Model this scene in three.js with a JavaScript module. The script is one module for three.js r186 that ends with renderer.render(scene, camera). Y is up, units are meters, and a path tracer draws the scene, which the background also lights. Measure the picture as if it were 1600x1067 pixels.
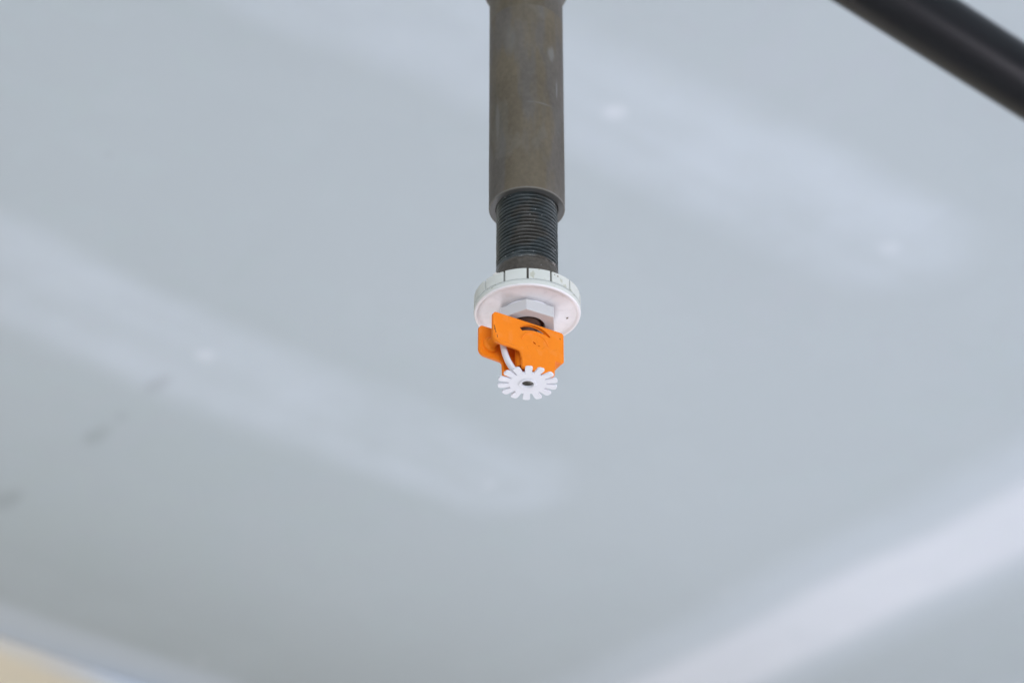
import * as THREE from 'three';
import { mergeGeometries } from 'three/addons/utils/BufferGeometryUtils.js';
import { RectAreaLightUniformsLib } from 'three/addons/lights/RectAreaLightUniformsLib.js';

// ---------------------------------------------------------------- camera, light, exposure
const scene = new THREE.Scene();
const R = Math.PI / 180;
const Y0 = 2.33;                                    // height of the cup's lower rim above the floor
const camera = new THREE.PerspectiveCamera(16, 1024 / 682, 0.05, 40);
camera.filmGauge = 36;
camera.position.set(-0.00816, Y0 - 0.7336, 1.0612);
camera.rotation.set(34 * R, 0, 0);
camera.focus = 1.27;
camera.userData.fStop = 6.7;

const renderer = new THREE.WebGLRenderer();
renderer.toneMapping = THREE.LinearToneMapping;
renderer.toneMappingExposure = 1.05;
renderer.shadowMap.enabled = true;
RectAreaLightUniformsLib.init();

// three unseen windows give the daylight, right and back as added fill; [width, height, intensity, colour]
const UNSEEN_WINDOWS = {
  far: [1.1, 1.3, 5.4, 0xf5f5ff],
  right: [1.8, 1.3, 10.3, 0xf9f3ff],
  back: [2.0, 1.2, 10.4, 0xf4f6ff],
};

// room frame: A runs along the branch pipe, B across it, both level, origin on the sprinkler's axis
const YAW = 40 * R;
const roomAt = (a, y, b) => new THREE.Vector3(a * Math.cos(YAW) - b * Math.sin(YAW), y, -a * Math.sin(YAW) - b * Math.cos(YAW));
const A0 = -3.0, A1 = 3.2, B0 = -3.2, B1 = 1.815, CEIL = Y0 + 0.73;

// ---------------------------------------------------------------- helpers
function rng(seed) { let s = seed >>> 0; return () => { s = (s + 0x6D2B79F5) | 0; let t = Math.imul(s ^ (s >>> 15), 1 | s); t = (t + Math.imul(t ^ (t >>> 7), 61 | t)) ^ t; return ((t ^ (t >>> 14)) >>> 0) / 4294967296; }; }
const hash = (x, y, s) => { let h = Math.imul(x, 374761393) + Math.imul(y, 668265263) + Math.imul(s, 2147483647 ^ 0x5bd1e995); h = Math.imul(h ^ (h >>> 13), 1274126177); return ((h ^ (h >>> 16)) >>> 0) / 4294967296; };
function vnoise(x, y, s = 0, px = 0) {             // value noise, period px in x when px > 0
  const xi = Math.floor(x), yi = Math.floor(y), fx = x - xi, fy = y - yi;
  const u = fx * fx * (3 - 2 * fx), v = fy * fy * (3 - 2 * fy);
  const w = i => px ? ((i % px) + px) % px : i;
  const a = hash(w(xi), yi, s), b = hash(w(xi + 1), yi, s), c = hash(w(xi), yi + 1, s), d = hash(w(xi + 1), yi + 1, s);
  return a + (b - a) * u + (c - a) * v + (a - b - c + d) * u * v;
}
function fbm(x, y, s = 0, o = 4, px = 0) { let a = 0.5, t = 0, n = 0; for (let i = 0; i < o; i++) { t += a * vnoise(x, y, s + i, px); n += a; x *= 2; y *= 2; px *= 2; a *= 0.5; } return t / n; }
const sm = (a, b, x) => { const t = Math.min(1, Math.max(0, (x - a) / (b - a))); return t * t * (3 - 2 * t); };
const mix = (a, b, t) => a + (b - a) * t;
const enc = c => 255 * Math.min(1, Math.max(0, c <= 0.0031308 ? 12.92 * c : 1.055 * Math.pow(c, 1 / 2.4) - 0.055));
function tex(w, h, fn, srgb = true) {              // fn(u, v) -> linear [r, g, b]
  const d = new Uint8Array(w * h * 4);
  for (let j = 0; j < h; j++) for (let i = 0; i < w; i++) {
    const c = fn((i + 0.5) / w, (j + 0.5) / h), k = (j * w + i) * 4;
    for (let q = 0; q < 3; q++) d[k + q] = srgb ? enc(c[q]) : 255 * Math.min(1, Math.max(0, c[q]));
    d[k + 3] = 255;
  }
  const t = new THREE.DataTexture(d, w, h);
  t.wrapS = t.wrapT = THREE.RepeatWrapping; t.magFilter = THREE.LinearFilter; t.minFilter = THREE.LinearFilter;
  if (srgb) t.colorSpace = THREE.SRGBColorSpace;
  t.needsUpdate = true; return t;
}
const lin = (r, g, b) => new THREE.Color().setRGB(r, g, b);
const std = (c, roughness, extra = {}) => new THREE.MeshStandardMaterial({ color: c, roughness, ...extra });
const phys = (c, roughness, extra = {}) => new THREE.MeshPhysicalMaterial({ color: c, roughness, ...extra });
function obj(name, geometry, material, parent = scene) {
  const m = new THREE.Mesh(Array.isArray(geometry) ? mergeGeometries(geometry.map(g => g.index ? g.toNonIndexed() : g)) : geometry, material);
  m.name = name; m.castShadow = m.receiveShadow = true; parent.add(m); return m;
}
function thing(name, label, category, pos, turn = 0) {
  const g = new THREE.Group(); g.name = name; g.position.copy(pos); g.rotation.y = turn; g.userData = { label, category }; scene.add(g); return g;
}
const structure = (m, label, category) => { m.userData = { kind: 'structure', label, category }; return m; };
const mmv = 0.001;
const V2 = (x, y) => new THREE.Vector2(x * mmv, y * mmv);
const lathe = (pts, seg = 96) => new THREE.LatheGeometry(pts.map(p => V2(p[0], p[1])), seg);
// profile with hard corners: every segment its own ring pair
const latheHard = (pts, seg = 96) => mergeGeometries(pts.slice(1).map((p, i) => new THREE.LatheGeometry([V2(...pts[i]), V2(...p)], seg)));
function boxAt(w, h, d, x, y, z) { const g = new THREE.BoxGeometry(w, h, d); g.translate(x, y, z); return g; }

// ---------------------------------------------------------------- ceiling, walls, floor
const CW = A1 - A0 + 0.2, CB = B1 - B0 + 0.2, ac = (A0 + A1) / 2, bc = (B0 + B1) / 2;
const paper = [0.482, 0.556, 0.594], mud = [0.605, 0.689, 0.764], tapeMud = [0.735, 0.795, 0.865];
const screws = new Map(), cell = (a, b) => Math.round(a / 0.05) * 1000 + Math.round(b / 0.05);
for (let k = -6; k <= 2; k++) for (let i = -8; i <= 8; i++) {
  const p = k === 0 ? [0.532 + 0.36 * i, 0.495 - 0.018 * i] : [0.468 + 0.407 * i, 0.482 + 0.608 * k + 0.013 * i];
  for (const x of [-1, 0, 1]) for (const y of [-1, 0, 1]) screws.set(cell(p[0] + x * 0.05, p[1] + y * 0.05), p);
}
const smudges = [[0.46, 1.172, 0.013, 0.026], [0.463, 1.309, 0.014, 0.027], [0.466, 1.253, 0.008, 0.012], [0.461, 1.5, 0.016, 0.035], [0.20, 0.86, 0.008, 0.01], [0.12, 1.0, 0.008, 0.01], [1.0, 0.09, 0.012, 0.01]];
function ceilingColour(a, b) {
  const w1 = (fbm(a * 5, b * 5, 11, 4) - 0.5), w2 = fbm(a * 22, b * 22, 31, 3) - 0.5;
  const w3 = fbm(a * 3, b * 26, 61, 3) - 0.5, w4 = fbm(a * 1.7 + 5, b * 1.7, 71, 3) - 0.5;   // trowel streaks, uneven paper tone
  let c = paper.map((v, q) => v * (1 + 0.035 * w1 + 0.02 * w2 + 0.05 * w4 * (q === 0 ? 1.2 : q === 1 ? 0.7 : 1)));
  // filled fastener rows of compound, stopping at A = 0.97
  for (let k = -6; k <= 2; k++) {
    const b0 = 0.49 + 0.608 * k, half = (k === 0 ? 0.072 : 0.078) * (1 + 0.35 * (fbm(a * 1.6, k * 3.1, 97, 3) - 0.5));
    const wob = fbm(a * 2.2, k * 7.3, 83, 3) - 0.5, off = b + 0.05 * wob - (b0 + (k === 0 ? 0.10 * (0.6 - a) * 0.7 : 0.0)) + 0.03 * w1;
    if (Math.abs(off) > 0.13) continue;
    for (const [s, e] of [[-2.6, -1.45], [-1.3, -0.2], [-0.08, 0.965], [1.75, 2.9]]) {
      const across = 1 - sm(half - 0.03, half + 0.028, Math.abs(off));
      const d = Math.max(0, a - (e - half), (s + half) - a);
      const end = d > 0 ? 1 - sm(half - 0.05, half + 0.04, Math.hypot(d, off) + 0.04 * w1) : across;
      const t = Math.min(across, end) * ((k === 0 ? 0.5 : 0.48) + 0.9 * w1 + 0.25 * w2 + 0.4 * w3) * (k === 2 ? 0.25 : 1);
      c = c.map((v, q) => mix(v, mud[q], Math.max(0, t)));
    }
  }
  // flat taped joints running across the rows
  for (const a0 of [1.432, -1.008]) {
    const x = a - a0 + 0.02 * w1;
    const feather = 1 - sm(0.08, 0.17, Math.abs(x + 0.015)), core = 1 - sm(0.035, 0.095, Math.abs(x + 0.002));
    c = c.map((v, q) => mix(mix(v, mud[q], feather * 0.55), tapeMud[q], core * (0.9 + 0.3 * w1 + 0.2 * w2)));
  }
  // corner compound along the cream wall
  const e = sm(B1 - 0.105, B1 - 0.06, b + 0.02 * w1);
  c = c.map((v, q) => mix(v, mud[q], e * 0.95));
  const sc = screws.get(cell(a, b));
  if (sc) { const d = Math.hypot(a - sc[0], b - sc[1]); if (d < 0.03) { const t = (1 - sm(0.005, 0.016, d)) * (sc[0] > 1.0 ? 0.09 : sc[0] > 0.8 ? 0.3 : 0.52); c = c.map((v, q) => mix(v, tapeMud[q], t)); } }
  for (const [x, y, ra, rb] of smudges) { const d = Math.hypot((a - x) / ra, (b - y) / rb) + 1.1 * w2; if (d < 1.4) { const t = (y > 1.1 && y !== 1.253 ? 0.15 : 0.08) * (1 - sm(0.3, 1.2, d)); c = c.map(v => v * (1 - t)); } }
  return c;
}
const roomMesh = (name, w, h, d, a, y, b, mat) => { const m = obj(name, new THREE.BoxGeometry(w, h, d), mat); m.position.copy(roomAt(a, y, b)); m.rotation.y = YAW; return m; };
{
  const map = tex(1536, 1248, (u, v) => ceilingColour(ac + (u - 0.5) * CW, bc + (v - 0.5) * CB));
  const g = new THREE.BoxGeometry(CW, 0.06, CB), p = g.attributes.position;
  for (let i = 0; i < p.count; i++) g.attributes.uv.setXY(i, p.getX(i) / CW + 0.5, -p.getZ(i) / CB + 0.5);
  const m = obj('ceiling', g, std(0xffffff, 0.92, { map })); m.position.copy(roomAt(ac, CEIL + 0.03, bc)); m.rotation.y = YAW;
  structure(m, 'grey drywall ceiling with pale strips of joint compound', 'ceiling');
}
const plaster = (r, g, b, s) => std(0xffffff, 0.92, { map: tex(256, 256, (u, v) => { const n = 0.94 + 0.12 * fbm(u * 8, v * 8, s, 4, 8); return [r * n, g * n, b * n]; }) });
const creamWall = std(0xffffff, 0.92, { map: tex(256, 1024, (u, v) => {
  const n = fbm(u * 90, v * 45, 3, 4), k = 0.94 + 0.12 * n, y = (1 - v) * CEIL + 0.05 * (fbm(u * 40, v * 60, 13, 3) - 0.5), t = 1 - sm(0.0, 0.04, y);
  return [mix(0.75, mud[0], t) * k, mix(0.66, mud[1], t) * k, mix(0.48, mud[2], t) * k];
}) }), greyWall = plaster(0.64, 0.66, 0.68, 5), concrete = plaster(0.50, 0.49, 0.47, 9);
const H = CEIL - 0.002;
structure(roomMesh('wall', CW, H, 0.1, ac, H / 2, B1 + 0.05, creamWall), 'cream wall meeting the drywall ceiling', 'wall');
structure(roomMesh('wall_001', CW, H, 0.1, ac, H / 2, B0 - 0.05, greyWall), 'grey drywall wall behind the viewer', 'wall');  // this wall and the next two are unseen; they bounce light back
structure(roomMesh('wall_002', 0.1, H, CB - 0.2, A1 + 0.05, H / 2, bc, greyWall), 'grey drywall wall beyond the taped ceiling joint', 'wall');
structure(roomMesh('wall_003', 0.1, H, CB - 0.2, A0 - 0.05, H / 2, bc, greyWall), 'grey drywall wall at the far end of the black pipe', 'wall');
structure(roomMesh('floor', CW, 0.1, CB, ac, -0.05, bc, concrete), 'pale bare concrete floor', 'floor');  // unseen, bounces light up onto the ceiling and cup

// ---------------------------------------------------------------- unseen light sources shaped as windows
const frameWhite = std(lin(0.75, 0.75, 0.74), 0.5);
function makeUnseenWindow(name, label, spec, pos, turn) {
  const [w, h, power, col] = spec, g = thing(name, label, 'window', pos, turn), f = 0.06;
  obj('frame', [boxAt(w + 2 * f, f, 0.07, 0, h / 2 + f / 2, 0.036), boxAt(w + 2 * f, f, 0.07, 0, -h / 2 - f / 2, 0.036), boxAt(f, h, 0.07, -w / 2 - f / 2, 0, 0.036), boxAt(f, h, 0.07, w / 2 + f / 2, 0, 0.036)], frameWhite, g);
  obj('pane', boxAt(w, h, 0.006, 0, 0, 0.012), new THREE.MeshStandardMaterial({ color: 0x999999, roughness: 0.2, emissive: col, emissiveIntensity: 0.5 }), g);
  obj('mullion', boxAt(0.03, h, 0.02, 0, 0, 0.03), frameWhite, g);
  const l = new THREE.RectAreaLight(col, power, w - 0.02, h - 0.02); l.position.set(0, 0, 0.045); l.rotation.y = Math.PI; g.add(l);
}
makeUnseenWindow('window', 'unseen glowing panel in the cream wall, lights the cup from beyond', UNSEEN_WINDOWS.far, roomAt(0.95, 1.25, B1), YAW);  // out of view, placed to light the cup face from the far side
makeUnseenWindow('window_001', 'added glowing panel in the grey wall beyond the taped joint, fill from the right', UNSEEN_WINDOWS.right, roomAt(A1, 1.3, -1.6), YAW - Math.PI / 2);  // added fill from the right
makeUnseenWindow('window_002', 'added glowing panel in the grey wall behind the viewer, fills the front faces', UNSEEN_WINDOWS.back, roomAt(-1.95, 1.4, B0), YAW + Math.PI);  // added fill for faces turned towards the camera

// ---------------------------------------------------------------- black branch pipe with its tee
const blackSteel = phys(0xffffff, 0.3, { map: tex(256, 512, (u, v) => { const n = fbm(u * 8, v * 60, 41, 4, 8), k = 0.6 + 0.8 * n; return [0.011 * k, 0.012 * k, 0.0135 * k]; }), specularIntensity: 0.27, roughnessMap: tex(128, 256, (u, v) => { const n = 0.75 + 0.5 * fbm(u * 6, v * 40, 47, 4, 6); return [n, n, n]; }, false) });
const PIPE_H = Y0 + 0.42;
{
  const g = thing('branch_pipe', 'long black steel sprinkler pipe running level under the ceiling', 'pipe', roomAt(ac, PIPE_H, 0), YAW);
  const c = new THREE.CylinderGeometry(0.02413, 0.02413, A1 - A0, 64, 1, true); c.rotateZ(Math.PI / 2); obj('pipe', c, blackSteel, g);
  const t = latheHard([[24.2, -55], [30, -55], [32, -53], [32, -41], [29, -38], [29, 38], [32, 41], [32, 53], [30, 55], [24.2, 55]], 64); t.rotateZ(Math.PI / 2); t.translate(-ac, 0, 0);
  const s = latheHard([[26.5, -20], [26.5, -38], [29, -41], [29, -54], [27, -56], [20, -56]], 64); s.translate(-ac, 0, 0);
  obj('tee_fitting', [t, s], blackSteel, g);
}

// ---------------------------------------------------------------- vertical drop: coupling and threaded nipple
const rusty = (seed, base) => tex(512, 768, (u, v) => {
  const n = fbm(u * 10, v * 9, seed, 5, 10), f = fbm(u * 90, v * 90, seed + 7, 3, 90), ru = u - Math.round(u) + 0.02, r = Math.max(0.7 * sm(0.5, 0.66, fbm(u * 9, v * 5, seed + 13, 5, 9)), sm(0.42, 0.62, fbm(u * 16, v * 4, seed + 17, 5, 16) + 0.16 - 9 * ru * ru)), w = sm(0.62, 0.74, fbm(u * 14, v * 8, seed + 21, 5, 14));
  const n2 = fbm(u * 5, v * 3, seed + 29, 3, 5), k = 0.55 + 0.5 * n + 0.32 * n2 + 0.3 * (f - 0.5);
  let c = base.map(x => x * k);
  c = [mix(c[0], 0.122 * k, r * 0.7), mix(c[1], 0.098 * k, r * 0.7), mix(c[2], 0.057 * k, r * 0.7)];
  const sp = hash(Math.floor(u * 512), Math.floor(v * 512), seed + 3) > 0.9985 ? 0.25 : 0;
  const edge = seed === 101 ? sm(0.3485, 0.3445, v) * sm(0.335, 0.3425, v) * (0.5 + 0.5 * n) : 0;                      // worn bare metal along the lower edge
  const spot = (u0, y0, ru0, ry, a) => a * (1 - sm(0.35, 1.1, Math.hypot((u - u0) / ru0, (v * 200 - y0) / ry) + 1.2 * (n - 0.5) + 0.5 * (f - 0.5)));
  const scuff = Math.max(spot(0.115, 167, 0.022, 6, 0.5), spot(0.148, 144, 0.006, 8, 0.7), spot(0.93, 175, 0.03, 14, 0.2), spot(0.86, 120, 0.012, 16, 0.25), spot(0.06, 128.4, 0.07, 0.9, 0.35));   // scrapes and an old tool ring
  const q = w * 0.12 + sp + edge * 0.6 + scuff;
  return [mix(c[0], 0.2, q), mix(c[1], 0.21, q), mix(c[2], 0.2, q)];
});
{
  const base = 0.004, g = thing('drop_pipe', 'grey brown steel coupling hanging down on a threaded pipe nipple', 'pipe', new THREE.Vector3(0, Y0 + base, 0));
  const body = new THREE.LatheGeometry([[20.2, 68.6], [20.45, 68.62], [20.75, 68.8], [20.85, 69.1], [20.87, 69.6], [20.9, 78], [21.0, 95], [21.0, 120], [21.1, 160], [21.2, 219.5], [21.5, 221.5], [23.0, 224.5], [24.2, 227], [24.5, 233], [24.5, 253], [24, 257], [17, 257]].map(p => V2(...p)), 128);
  { const p = body.attributes.position, uv = body.attributes.uv; for (let i = 0; i < p.count; i++) { const r = Math.hypot(p.getX(i), p.getZ(i)), y = p.getY(i); uv.setY(i, y < 0.0695 && r < 0.0203 ? 0.55 + r * 5 : y / 0.2); } }
  obj('coupling', body, std(0xffffff, 0.62, { map: rusty(101, [0.111, 0.100, 0.083]), metalness: 0.15, bumpMap: tex(512, 512, (u, v) => { const n = fbm(u * 60, v * 80, 57, 3, 60); return [n, n, n]; }, false), bumpScale: 0.00012 }), g).position.y = -base;
  obj('coupling_mouth', latheHard([[16.9, 92], [16.9, 69.1], [17.3, 68.6], [20.2, 68.6]], 96), std(lin(0.088, 0.09, 0.086), 0.55, { metalness: 0.15 }), g).position.y = -base;  // end face coloured darker: oily cut steel together with its shade
  obj('riser', lathe([[16.7, 248], [16.7, 374]], 64), blackSteel, g).position.y = -base;
  // threaded nipple: a helical ridge fading out above the plain end
  const pitch = 2.35, y0 = 5, y1 = 88, NV = 620, NU = 128, pos = [], uv = [], idx = [];
  for (let j = 0; j <= NV; j++) for (let i = 0; i <= NU; i++) {
    const y = mix(y0, y1, j / NV), u = i / NU, th = u * 2 * Math.PI;
    let ph = y / pitch - u; ph -= Math.floor(ph);
    const tri = 1 - Math.abs(2 * ph - 1), ridge = sm(0.12, 0.85, tri);
    const amp = 1.6 * sm(25.5, 31, y + 1.8 * Math.sin(th + 0.6) + 1.5 * (vnoise(u * 30, 3, 15, 30) - 0.5)) * (0.72 + 0.5 * vnoise(u * 24, y / 3, 77, 24));
    const r = 16.75 - amp * (1 - ridge) + 0.05 * sm(27, 25, y) + 0.2 * (vnoise(u * 40, y * 0.9, 5, 40) - 0.5);
    pos.push(r * Math.sin(th) * mmv, y * mmv, r * Math.cos(th) * mmv); uv.push(u, y / 100);
  }
  for (let j = 0; j < NV; j++) for (let i = 0; i < NU; i++) { const a = j * (NU + 1) + i, b = a + 1, c = a + NU + 1, d = c + 1; idx.push(a, b, d, a, d, c); }
  const ng = new THREE.BufferGeometry(); ng.setAttribute('position', new THREE.Float32BufferAttribute(pos, 3)); ng.setAttribute('uv', new THREE.Float32BufferAttribute(uv, 2)); ng.setIndex(idx); ng.computeVertexNormals();
  const nmap = tex(512, 768, (u, v) => {
    const n = fbm(u * 14, v * 18, 201, 5, 14), f = fbm(u * 80, v * 120, 207, 2, 80), br = Math.max(sm(0.285, 0.25, v + 0.05 * (n - 0.5)), 0.6 * sm(0.52, 0.66, fbm(u * 6, v * 7, 219, 4, 6)));
    const k = 0.65 + 0.5 * n + 0.4 * (f - 0.5), sp = hash(Math.floor(u * 300), Math.floor(v * 300), 9) > 0.9975 ? 0.35 : 0;
    return [mix(0.063, 0.094, br) * k + sp, mix(0.077, 0.082, br) * k + sp, mix(0.079, 0.066, br) * k + sp];
  });
  obj('threaded_nipple', ng, std(0xffffff, 0.34, { map: nmap, metalness: 0.35 }), g).position.y = -base;
}

// ---------------------------------------------------------------- slotted white cup round the nipple
const cupPlastic = (seed) => tex(768, 128, (u, v) => {
  const n = fbm(u * 24, v * 6, seed, 4, 24), s = sm(0.70, 0.80, fbm(u * 60, v * 4, seed + 9, 4, 60));
  return [mix(0.63, 0.42, s * 0.6) * (0.96 + 0.08 * n), mix(0.655, 0.42, s * 0.6) * (0.96 + 0.08 * n), mix(0.605, 0.30, s * 0.6) * (0.96 + 0.08 * n)];
});
{
  const base = -1.5 * mmv, g = thing('escutcheon_cup', 'round white slotted cup around the sprinkler at the pipe end', 'escutcheon', new THREE.Vector3(0, Y0 + base, 0));
  const side = std(0xffffff, 0.5, { map: cupPlastic(301) }), face = std(0xffffff, 0.45, { map: tex(512, 128, (u, v) => { const n = fbm(u * 30, v * 8, 311, 4, 30), d = sm(0.62, 0.75, fbm(u * 44, v * 12, 317, 4, 44)), k = (0.93 + 0.1 * n) * (1 - 0.05 * d); return [0.82 * k, 0.805 * k, 0.815 * k]; }) });
  const put = m => { m.position.y = -base; return m; };
  // lower ring: outer wall, rounded lip, shallow face, hole for the sprinkler's thread
  put(obj('ring', lathe([[26.6, 2.8], [28.45, 2.8], [28.5, 1.4], [28.48, 0.4], [28.35, -0.3]], 160), side, g));
  put(obj('face_plate', lathe([[28.35, -0.3], [28.15, -0.75], [27.7, -1.05], [27.2, -1.1], [26.7, -0.95], [26.3, -0.55], [25.6, -0.15], [24, -0.1], [17, -0.1], [12, -0.1], [12, 1.2], [26.2, 1.2]], 160), face, g));
  const N = 14, gap = 1.25 / 28.4, tab = (i) => {
    const a0 = (i - 0.5) * 2 * Math.PI / N, s = new THREE.Shape(), n = 14, h = 2 * Math.PI / N - gap;
    const ang = k => -h / 2 + h * k / n;
    for (let k = 0; k <= n; k++) { const x = 28.45 * Math.sin(ang(k)), z = 28.45 * Math.cos(ang(k)); k ? s.lineTo(x * mmv, z * mmv) : s.moveTo(x * mmv, z * mmv); }
    for (let k = n; k >= 0; k--) s.lineTo(26.9 * Math.sin(ang(k)) * mmv, 26.9 * Math.cos(ang(k)) * mmv);
    return [s, a0];
  };
  const rnd = rng(5);
  for (let i = 0; i < N; i++) {
    const [s, a0] = tab(i), hgt = (6.5 + 0.25 * (rnd() - 0.5)) * mmv;
    const e = new THREE.ExtrudeGeometry(s, { depth: hgt, bevelEnabled: false, curveSegments: 2 });
    e.rotateX(Math.PI / 2); e.translate(0, 2.8 * mmv + hgt, 0);           // (x, z) plan -> world, top at 2.8 + hgt
    const p = e.attributes.position, nn = e.attributes.normal, uv = e.attributes.uv;
    for (let k = 0; k < p.count; k++) {
      const x = p.getX(k), z = p.getZ(k), r = Math.hypot(x, z);
      if (Math.abs(nn.getY(k)) < 0.5 && r > 0.0283 && (nn.getX(k) * x + nn.getZ(k) * z) / r > 0.9) nn.setXYZ(k, x / r, 0, z / r);
      uv.setXY(k, (Math.atan2(x, z) + a0) / (2 * Math.PI) + 0.5, p.getY(k) / 0.012);
    }
    const m = put(obj('wall_tab', e, side, g)); m.rotation.y = a0 + (rnd() - 0.5) * 0.008;
  }
  // torn scrap of white sealing tape and dirt flecks left on the top edge
  const chip = (x, y, z, s, mat, name, seed) => { const c = new THREE.IcosahedronGeometry(s, 2), p = c.attributes.position; for (let k = 0; k < p.count; k++) { const f = 0.6 + 0.9 * vnoise(p.getX(k) / s * 2 + 9, (p.getY(k) + p.getZ(k)) / s * 2 + 5, seed); p.setXYZ(k, p.getX(k) * f, p.getY(k) * f * 0.8, p.getZ(k) * f * 0.6); } c.computeVertexNormals(); c.translate(x, y, z); return put(obj(name, c, mat, g)); };
  const scrap = std(lin(0.72, 0.71, 0.66), 0.8), dirt = std(lin(0.16, 0.12, 0.06), 0.9);
  chip(-0.0168, 0.0102, 0.0215, 0.0013, scrap, 'tape_scrap', 3); chip(-0.0152, 0.0089, 0.0232, 0.0010, scrap, 'tape_scrap', 8); chip(-0.0163, 0.0118, 0.0190, 0.0009, scrap, 'tape_scrap', 12);
  chip(0.01575, 0.0075, 0.0236, 0.0005, dirt, 'dirt_fleck', 4); chip(0.0141, 0.0078, 0.0246, 0.00035, dirt, 'dirt_fleck', 6); chip(0.0213, -0.0002, -0.0038, 0.0005, dirt, 'dirt_fleck', 9);
}

// ---------------------------------------------------------------- sprinkler head
const SPIN = 30 * R;                                   // plane of the frame arms
const painted = phys(lin(0.73, 0.75, 0.80), 0.4), darkBrass = std(lin(0.11, 0.06, 0.042), 0.55, { metalness: 0.2 });
{
  const base = -45.4 * mmv, g = thing('fire_sprinkler', 'white pendent fire sprinkler head with toothed deflector plate', 'sprinkler', new THREE.Vector3(0, Y0 + base, 0), SPIN);
  const put = m => { m.position.y = -base; return m; };
  // hexagon with a round bore
  const hex = new THREE.Shape(), rr = 15.9;
  for (let k = 0; k < 6; k++) { const a = (k * 60 + 30 + 30 + 2) * R; k ? hex.lineTo(rr * Math.cos(a) * mmv, rr * Math.sin(a) * mmv) : hex.moveTo(rr * Math.cos(a) * mmv, rr * Math.sin(a) * mmv); }
  const bore = new THREE.Path(); bore.absarc(0, 0, 9.6 * mmv, 0, Math.PI * 2, true); hex.holes.push(bore);
  const hg = new THREE.ExtrudeGeometry(hex, { depth: 6.0 * mmv, bevelEnabled: true, bevelThickness: 0.4 * mmv, bevelSize: 0.45 * mmv, bevelSegments: 3, curveSegments: 40 });
  hg.rotateX(Math.PI / 2); hg.translate(0, -1.9 * mmv, 0);
  put(obj('hex_nut', hg, phys(lin(0.56, 0.58, 0.585), 0.42), g));
  put(obj('washer', lathe([[11, -1.5], [13.2, -1.5], [13.4, -0.9], [13.4, -0.2]], 64), painted, g));
  put(obj('orifice_seat', latheHard([[9.55, -2.5], [9.2, -5.0], [7.2, -5.2], [6.8, -7.8], [5.2, -8.6], [4.8, -16], [3.2, -17.5], [0, -17.5]], 48), darkBrass, g));
  // frame arms
  for (const s of [-1, 1]) {
    const c = new THREE.CatmullRomCurve3([[12.0, -8], [14.3, -14], [15.0, -20], [14.6, -26], [12.6, -32.5], [9.2, -37.6], [5.2, -41], [1.5, -42.3]].map(p => new THREE.Vector3(s * p[0] * mmv, p[1] * mmv, 0)));
    const t = new THREE.TubeGeometry(c, 60, 1.0, 14); const p = t.attributes.position, n = t.attributes.normal;
    const P = new THREE.Vector3(), N = new THREE.Vector3();
    for (let k = 0; k < p.count; k++) { P.fromBufferAttribute(p, k); N.fromBufferAttribute(n, k); P.sub(N); p.setXYZ(k, P.x + N.x * 1.45 * mmv, P.y + N.y * 1.45 * mmv, N.z * 2.1 * mmv); }
    t.computeVertexNormals();
    put(obj('frame_arm', t, painted, g));
  }
  put(obj('hub_boss', lathe([[0, -37.5], [2.6, -37.6], [3.6, -38.4], [3.9, -43.2]], 48), painted, g));
  // deflector: disc, fourteen teeth, crimped rim with a hollow pin
  const disc = new THREE.Shape(); disc.absarc(0, 0, 9.7 * mmv, 0, Math.PI * 2); const h2 = new THREE.Path(); h2.absarc(0, 0, 3.2 * mmv, 0, Math.PI * 2, true); disc.holes.push(h2);
  const defl = put(obj('deflector', (() => { const d = new THREE.ExtrudeGeometry(disc, { depth: 0.9 * mmv, bevelEnabled: true, bevelThickness: 0.15 * mmv, bevelSize: 0.15 * mmv, bevelSegments: 2, curveSegments: 60 }); d.rotateX(Math.PI / 2); d.translate(0, -43.35 * mmv, 0); return d; })(), painted, g));
  const ts = new THREE.Shape(); ts.moveTo(-1.4 * mmv, 7.8 * mmv); ts.lineTo(1.4 * mmv, 7.8 * mmv); ts.lineTo(1.85 * mmv, 14.1 * mmv); ts.quadraticCurveTo(1.9 * mmv, 15.55 * mmv, 0.5 * mmv, 15.6 * mmv); ts.lineTo(-0.5 * mmv, 15.6 * mmv); ts.quadraticCurveTo(-1.9 * mmv, 15.55 * mmv, -1.85 * mmv, 14.1 * mmv); ts.lineTo(-1.4 * mmv, 7.8 * mmv);
  const tg = new THREE.ExtrudeGeometry(ts, { depth: 0.8 * mmv, bevelEnabled: true, bevelThickness: 0.13 * mmv, bevelSize: 0.13 * mmv, bevelSegments: 2, curveSegments: 8 });
  tg.rotateX(Math.PI / 2); tg.translate(0, -43.42 * mmv, 0);
  const rnd = rng(9);
  for (let k = 0; k < 14; k++) { const m = obj('tooth', tg, painted, defl); m.rotation.order = 'YXZ'; m.rotation.y = (k * 360 / 14 + 3) * R - SPIN + (rnd() - 0.5) * 0.04; const tilt = (rnd() - 0.5) * 0.05; m.rotation.x = tilt; m.position.y = -43.9 * mmv * (1 - Math.cos(tilt)) + 9 * mmv * Math.sin(tilt); m.position.z = 0; m.translateZ(43.9 * mmv * Math.sin(tilt)); }
  obj('crimped_rim', lathe([[4.9, -44.3], [4.5, -44.75], [4.0, -44.95], [3.5, -44.95], [3.15, -44.7], [3.05, -42.5]], 64), painted, defl);
  obj('hollow_pin', lathe([[3.05, -43.6], [2.2, -43.7], [1.2, -43.2], [0, -43.2]], 40), std(lin(0.10, 0.095, 0.08), 0.45, { metalness: 0.6 }), defl);
}

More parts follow.
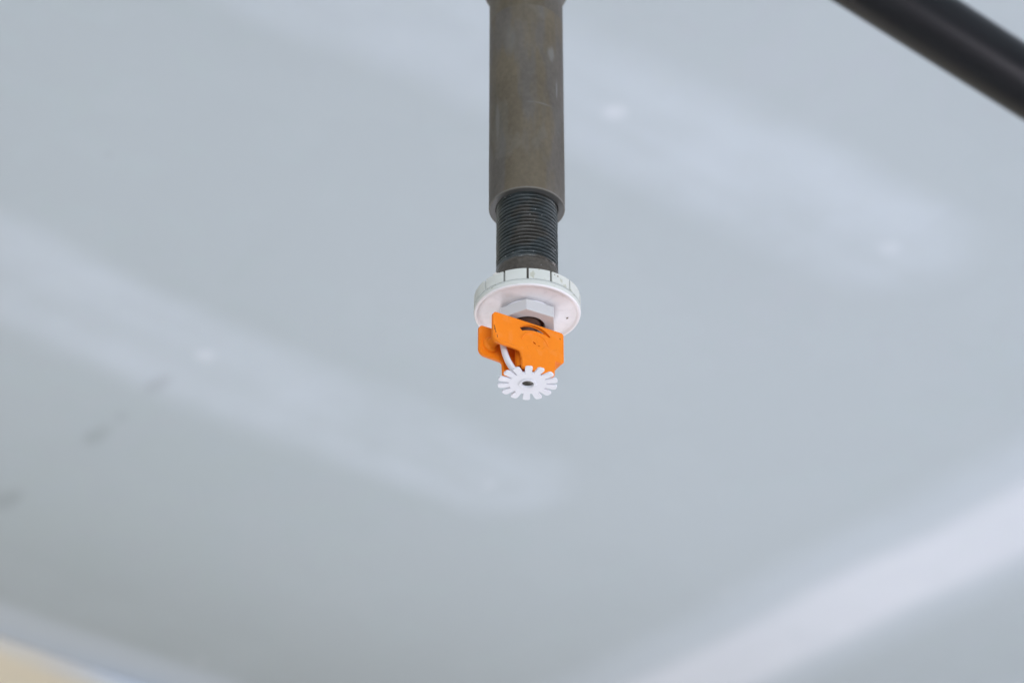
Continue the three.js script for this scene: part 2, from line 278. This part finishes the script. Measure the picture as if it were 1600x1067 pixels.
// ---------------------------------------------------------------- orange protective clip
{
  const base = -42 * mmv, g = thing('protective_clip', 'bright orange plastic clip gripping the frame of the sprinkler', 'clip', new THREE.Vector3(0, Y0 + base, 0), SPIN);
  const T = -11.1, put = m => { m.position.y = -base; return m; };
  const glow = { transmission: 0.18, thickness: 0, specularIntensity: 0.5 };               // milky translucent plastic
  const stroke = (x, y, pts, w) => { let d = 9; for (let i = 1; i < pts.length; i++) { const [x0, y0] = pts[i - 1], [x1, y1] = pts[i], l = ((x - x0) * (x1 - x0) + (y - y0) * (y1 - y0)) / ((x1 - x0) ** 2 + (y1 - y0) ** 2), t = Math.min(1, Math.max(0, l)); d = Math.min(d, Math.hypot(x - x0 - t * (x1 - x0), y - y0 - t * (y1 - y0))); } return 1 - sm(w * 0.5, w, d); };
  const sr = rng(77), scuffs = []; for (let i = 0; i < 26; i++) { const x = -25 + 44 * sr(), y = T - 28 * sr(), a = sr() * 6.28, l = 0.8 + 3.2 * sr(); scuffs.push([[[x, y], [x + l * Math.cos(a), y + l * Math.sin(a)]], 0.12 + 0.14 * sr(), (sr() - 0.6) * 0.3]); }
  const plastic = (marks, seed) => { const t = tex(768, 768, (u, v) => {
    const x = (u - 0.5) * 50, y = (v - 1) * 50, n = fbm(u * 9, v * 9, seed, 4), f = fbm(u * 80, v * 80, seed + 5, 3);
    let m = 0; for (const [pts, w] of marks) m = Math.max(m, stroke(x + (f - 0.5) * 0.6, y, pts, w));
    let sc = 0; for (const [pts, w, a] of scuffs) sc += a * stroke(x + (f - 0.5) * 0.3, y, pts, w);
    const blot = sm(0.55, 0.72, fbm(u * 14, v * 14, seed + 9, 4)), k = (0.98 + 0.1 * n + 0.08 * (f - 0.5)) * (1 + sc), pale = 0.018 * blot;
    return [mix(0.98 * k, 0.16, m), mix(0.275 * k + pale, 0.06, m), mix(0.008 * k + pale, 0.02, m)];
  }); t.repeat.set(20, 20); t.offset.set(0.5, 1); t.wrapS = t.wrapT = THREE.RepeatWrapping; return phys(0xffffff, 0.6, { map: t, ...glow }); };
  const front = plastic([[[[-24.3, T - 9], [-23.4, T - 12.5], [-22.2, T - 16.4]], 0.32], [[[-23.9, T - 10], [-23.9, T - 11.4]], 0.3], [[[15.5, T - 4], [15.9, T - 4.3]], 0.25]], 401);
  const back = plastic([[[[-24.9, T - 14.5], [-24.4, T - 17.2], [-23.4, T - 18.4]], 0.5], [[[-24.9, T - 9], [-24.8, T - 12]], 0.35]], 431);
  const plain = phys(lin(0.98, 0.275, 0.008), 0.6, glow);
  function plate(tabL, tabR) {
    const s = new THREE.Shape(), m = (x, y) => s.moveTo(x * mmv, y * mmv), l = (x, y) => s.lineTo(x * mmv, y * mmv), q = (a, b, x, y) => s.quadraticCurveTo(a * mmv, b * mmv, x * mmv, y * mmv);
    m(-24.6, T - 2.4); q(-24.6, T - 0.3, -22.4, T - 0.3); l(16.2, T - 0.3); q(17.7, T - 0.3, 17.7, T - 1.8);
    l(17.7, T - 17.6); q(17.7, T - 18.8, 16.6, T - 18.8); l(tabR + 1, T - 18.8); q(tabR, T - 18.8, tabR, T - 19.8); l(tabR - 0.5, T - 28); q(tabR - 0.6, T - 29, tabR - 1.6, T - 29);
    l(tabL + 1.4, T - 29); q(tabL + 0.5, T - 29, tabL + 0.4, T - 28); l(tabL, T - 20.4); q(tabL - 0.1, T - 18.6, tabL - 2, T - 18.5); l(-20.2, T - 18.2); q(-24.6, T - 18.2, -24.6, T - 14); 
    s.closePath(); return s;
  }
  const ex = (s, d, z, b = 0.3) => { const e = new THREE.ExtrudeGeometry(s, { depth: (d - 2 * b) * mmv, bevelEnabled: true, bevelThickness: b * mmv, bevelSize: b * mmv, bevelSegments: 3, curveSegments: 20 }); e.translate(0, 0, (z + b) * mmv); return e; };
  // front plate with the crescent slot and two pin holes
  const fs = plate(-7.3, 12.4), slot = new THREE.Path(), cx = 0.4, cy = T - 13.9;
  const pt = (r, deg) => [(cx + r * Math.sin(deg * R)) * mmv, (cy + r * Math.cos(deg * R)) * mmv];
  for (let k = 0; k <= 24; k++) { const a = -47 + 94 * k / 24; const p = pt(12.9, a); k ? slot.lineTo(...p) : slot.moveTo(...p); }
  for (let k = 0; k <= 24; k++) { const a = 47 - 94 * k / 24; const p = pt(12.7 - 3.3 * Math.pow(Math.max(0, Math.cos((a + 8) / 58 * Math.PI / 2)), 0.7), a); slot.lineTo(...p); }
  slot.closePath(); fs.holes.push(slot);
  for (const [x, y, rx, ry, rot] of [[-0.1, T - 12.0, 0.95, 0.45, -0.5], [2.7, T - 12.9, 0.6, 0.22, -0.2]]) { const h = new THREE.Path(); h.absellipse(x * mmv, y * mmv, rx * mmv, ry * mmv, 0, Math.PI * 2, true, rot); fs.holes.push(h); }
  put(obj('front_plate', ex(fs, 2.0, 5.3), front, g));
  put(obj('back_plate', ex(plate(-10.3, 12.4), 2.0, -9.3), back, g));
  { const c = new THREE.CatmullRomCurve3([[-23.6, -13.4, 6.7], [-23.3, -16.2, 6.9], [-21, -17.9, 7.0], [-16, -18.1, 6.9], [-11, -18.3, 6.7], [-8.2, -18.9, 6.4], [-7.1, -20.6, 6.2], [-7.0, -23, 6.1]].map(p => new THREE.Vector3(p[0] * mmv, (T + p[1]) * mmv, p[2] * mmv)));
    put(obj('rolled_edge', new THREE.TubeGeometry(c, 60, 1.0 * mmv, 14), plain, g)); }
  // block joining the plates at the closed end
  const bs = new THREE.Shape(); bs.moveTo(7.5 * mmv, (T - 2) * mmv); bs.lineTo(17.3 * mmv, (T - 2) * mmv); bs.lineTo(17.3 * mmv, (T - 18.4) * mmv); bs.lineTo(12.0 * mmv, (T - 18.4) * mmv); bs.lineTo(11.4 * mmv, (T - 27) * mmv); bs.lineTo(7.5 * mmv, (T - 27) * mmv); bs.closePath();
  put(obj('end_block', ex(bs, 13.2, -7.6, 0.2), plain, g));
  // sleeve round the bulb, open at the top
  const sl = latheHard([[5.6, T - 8], [7.2, T - 8], [7.2, T - 25], [5.6, T - 25], [5.6, T - 8]], 40); sl.scale(1, 1, 0.72); put(obj('bulb_sleeve', sl, plain, g));
  // locking peg between the plates at the open end
  const pg = lathe([[0, 0], [2.4, 0], [2.6, 0.3], [2.6, 6.4], [2.9, 7.2], [3.9, 7.5], [4.3, 7.9], [4.4, 9.6]], 40); pg.rotateX(-Math.PI / 2); pg.translate(-18.6 * mmv, (T - 11.2) * mmv, 1.9 * mmv); put(obj('locking_peg', pg, plain, g));
  const pr = lathe([[2.3, 0], [2.3, 4.6]], 32); pr.rotateX(Math.PI / 2); pr.translate(-18.6 * mmv, (T - 11.2) * mmv, 1.2 * mmv); put(obj('locking_pin', pr, plain, g));
  // raised disc under the crescent and a moulded dimple
  const dm = lathe([[9.2, 0], [9.1, 0.35], [8.4, 0.62], [5, 0.72], [3.4, 0.74]], 64); dm.rotateX(Math.PI / 2); dm.translate(cx * mmv, (T - 14.6) * mmv, 7.28 * mmv);
  const tor = new THREE.TorusGeometry(8.6 * mmv, 0.35 * mmv, 12, 48, Math.PI * 0.8); tor.rotateZ(Math.PI * 0.1); tor.translate(cx * mmv, (T - 14.4) * mmv, 7.3 * mmv); put(obj('raised_lip', tor, plain, g));
}

renderer.render(scene, camera);
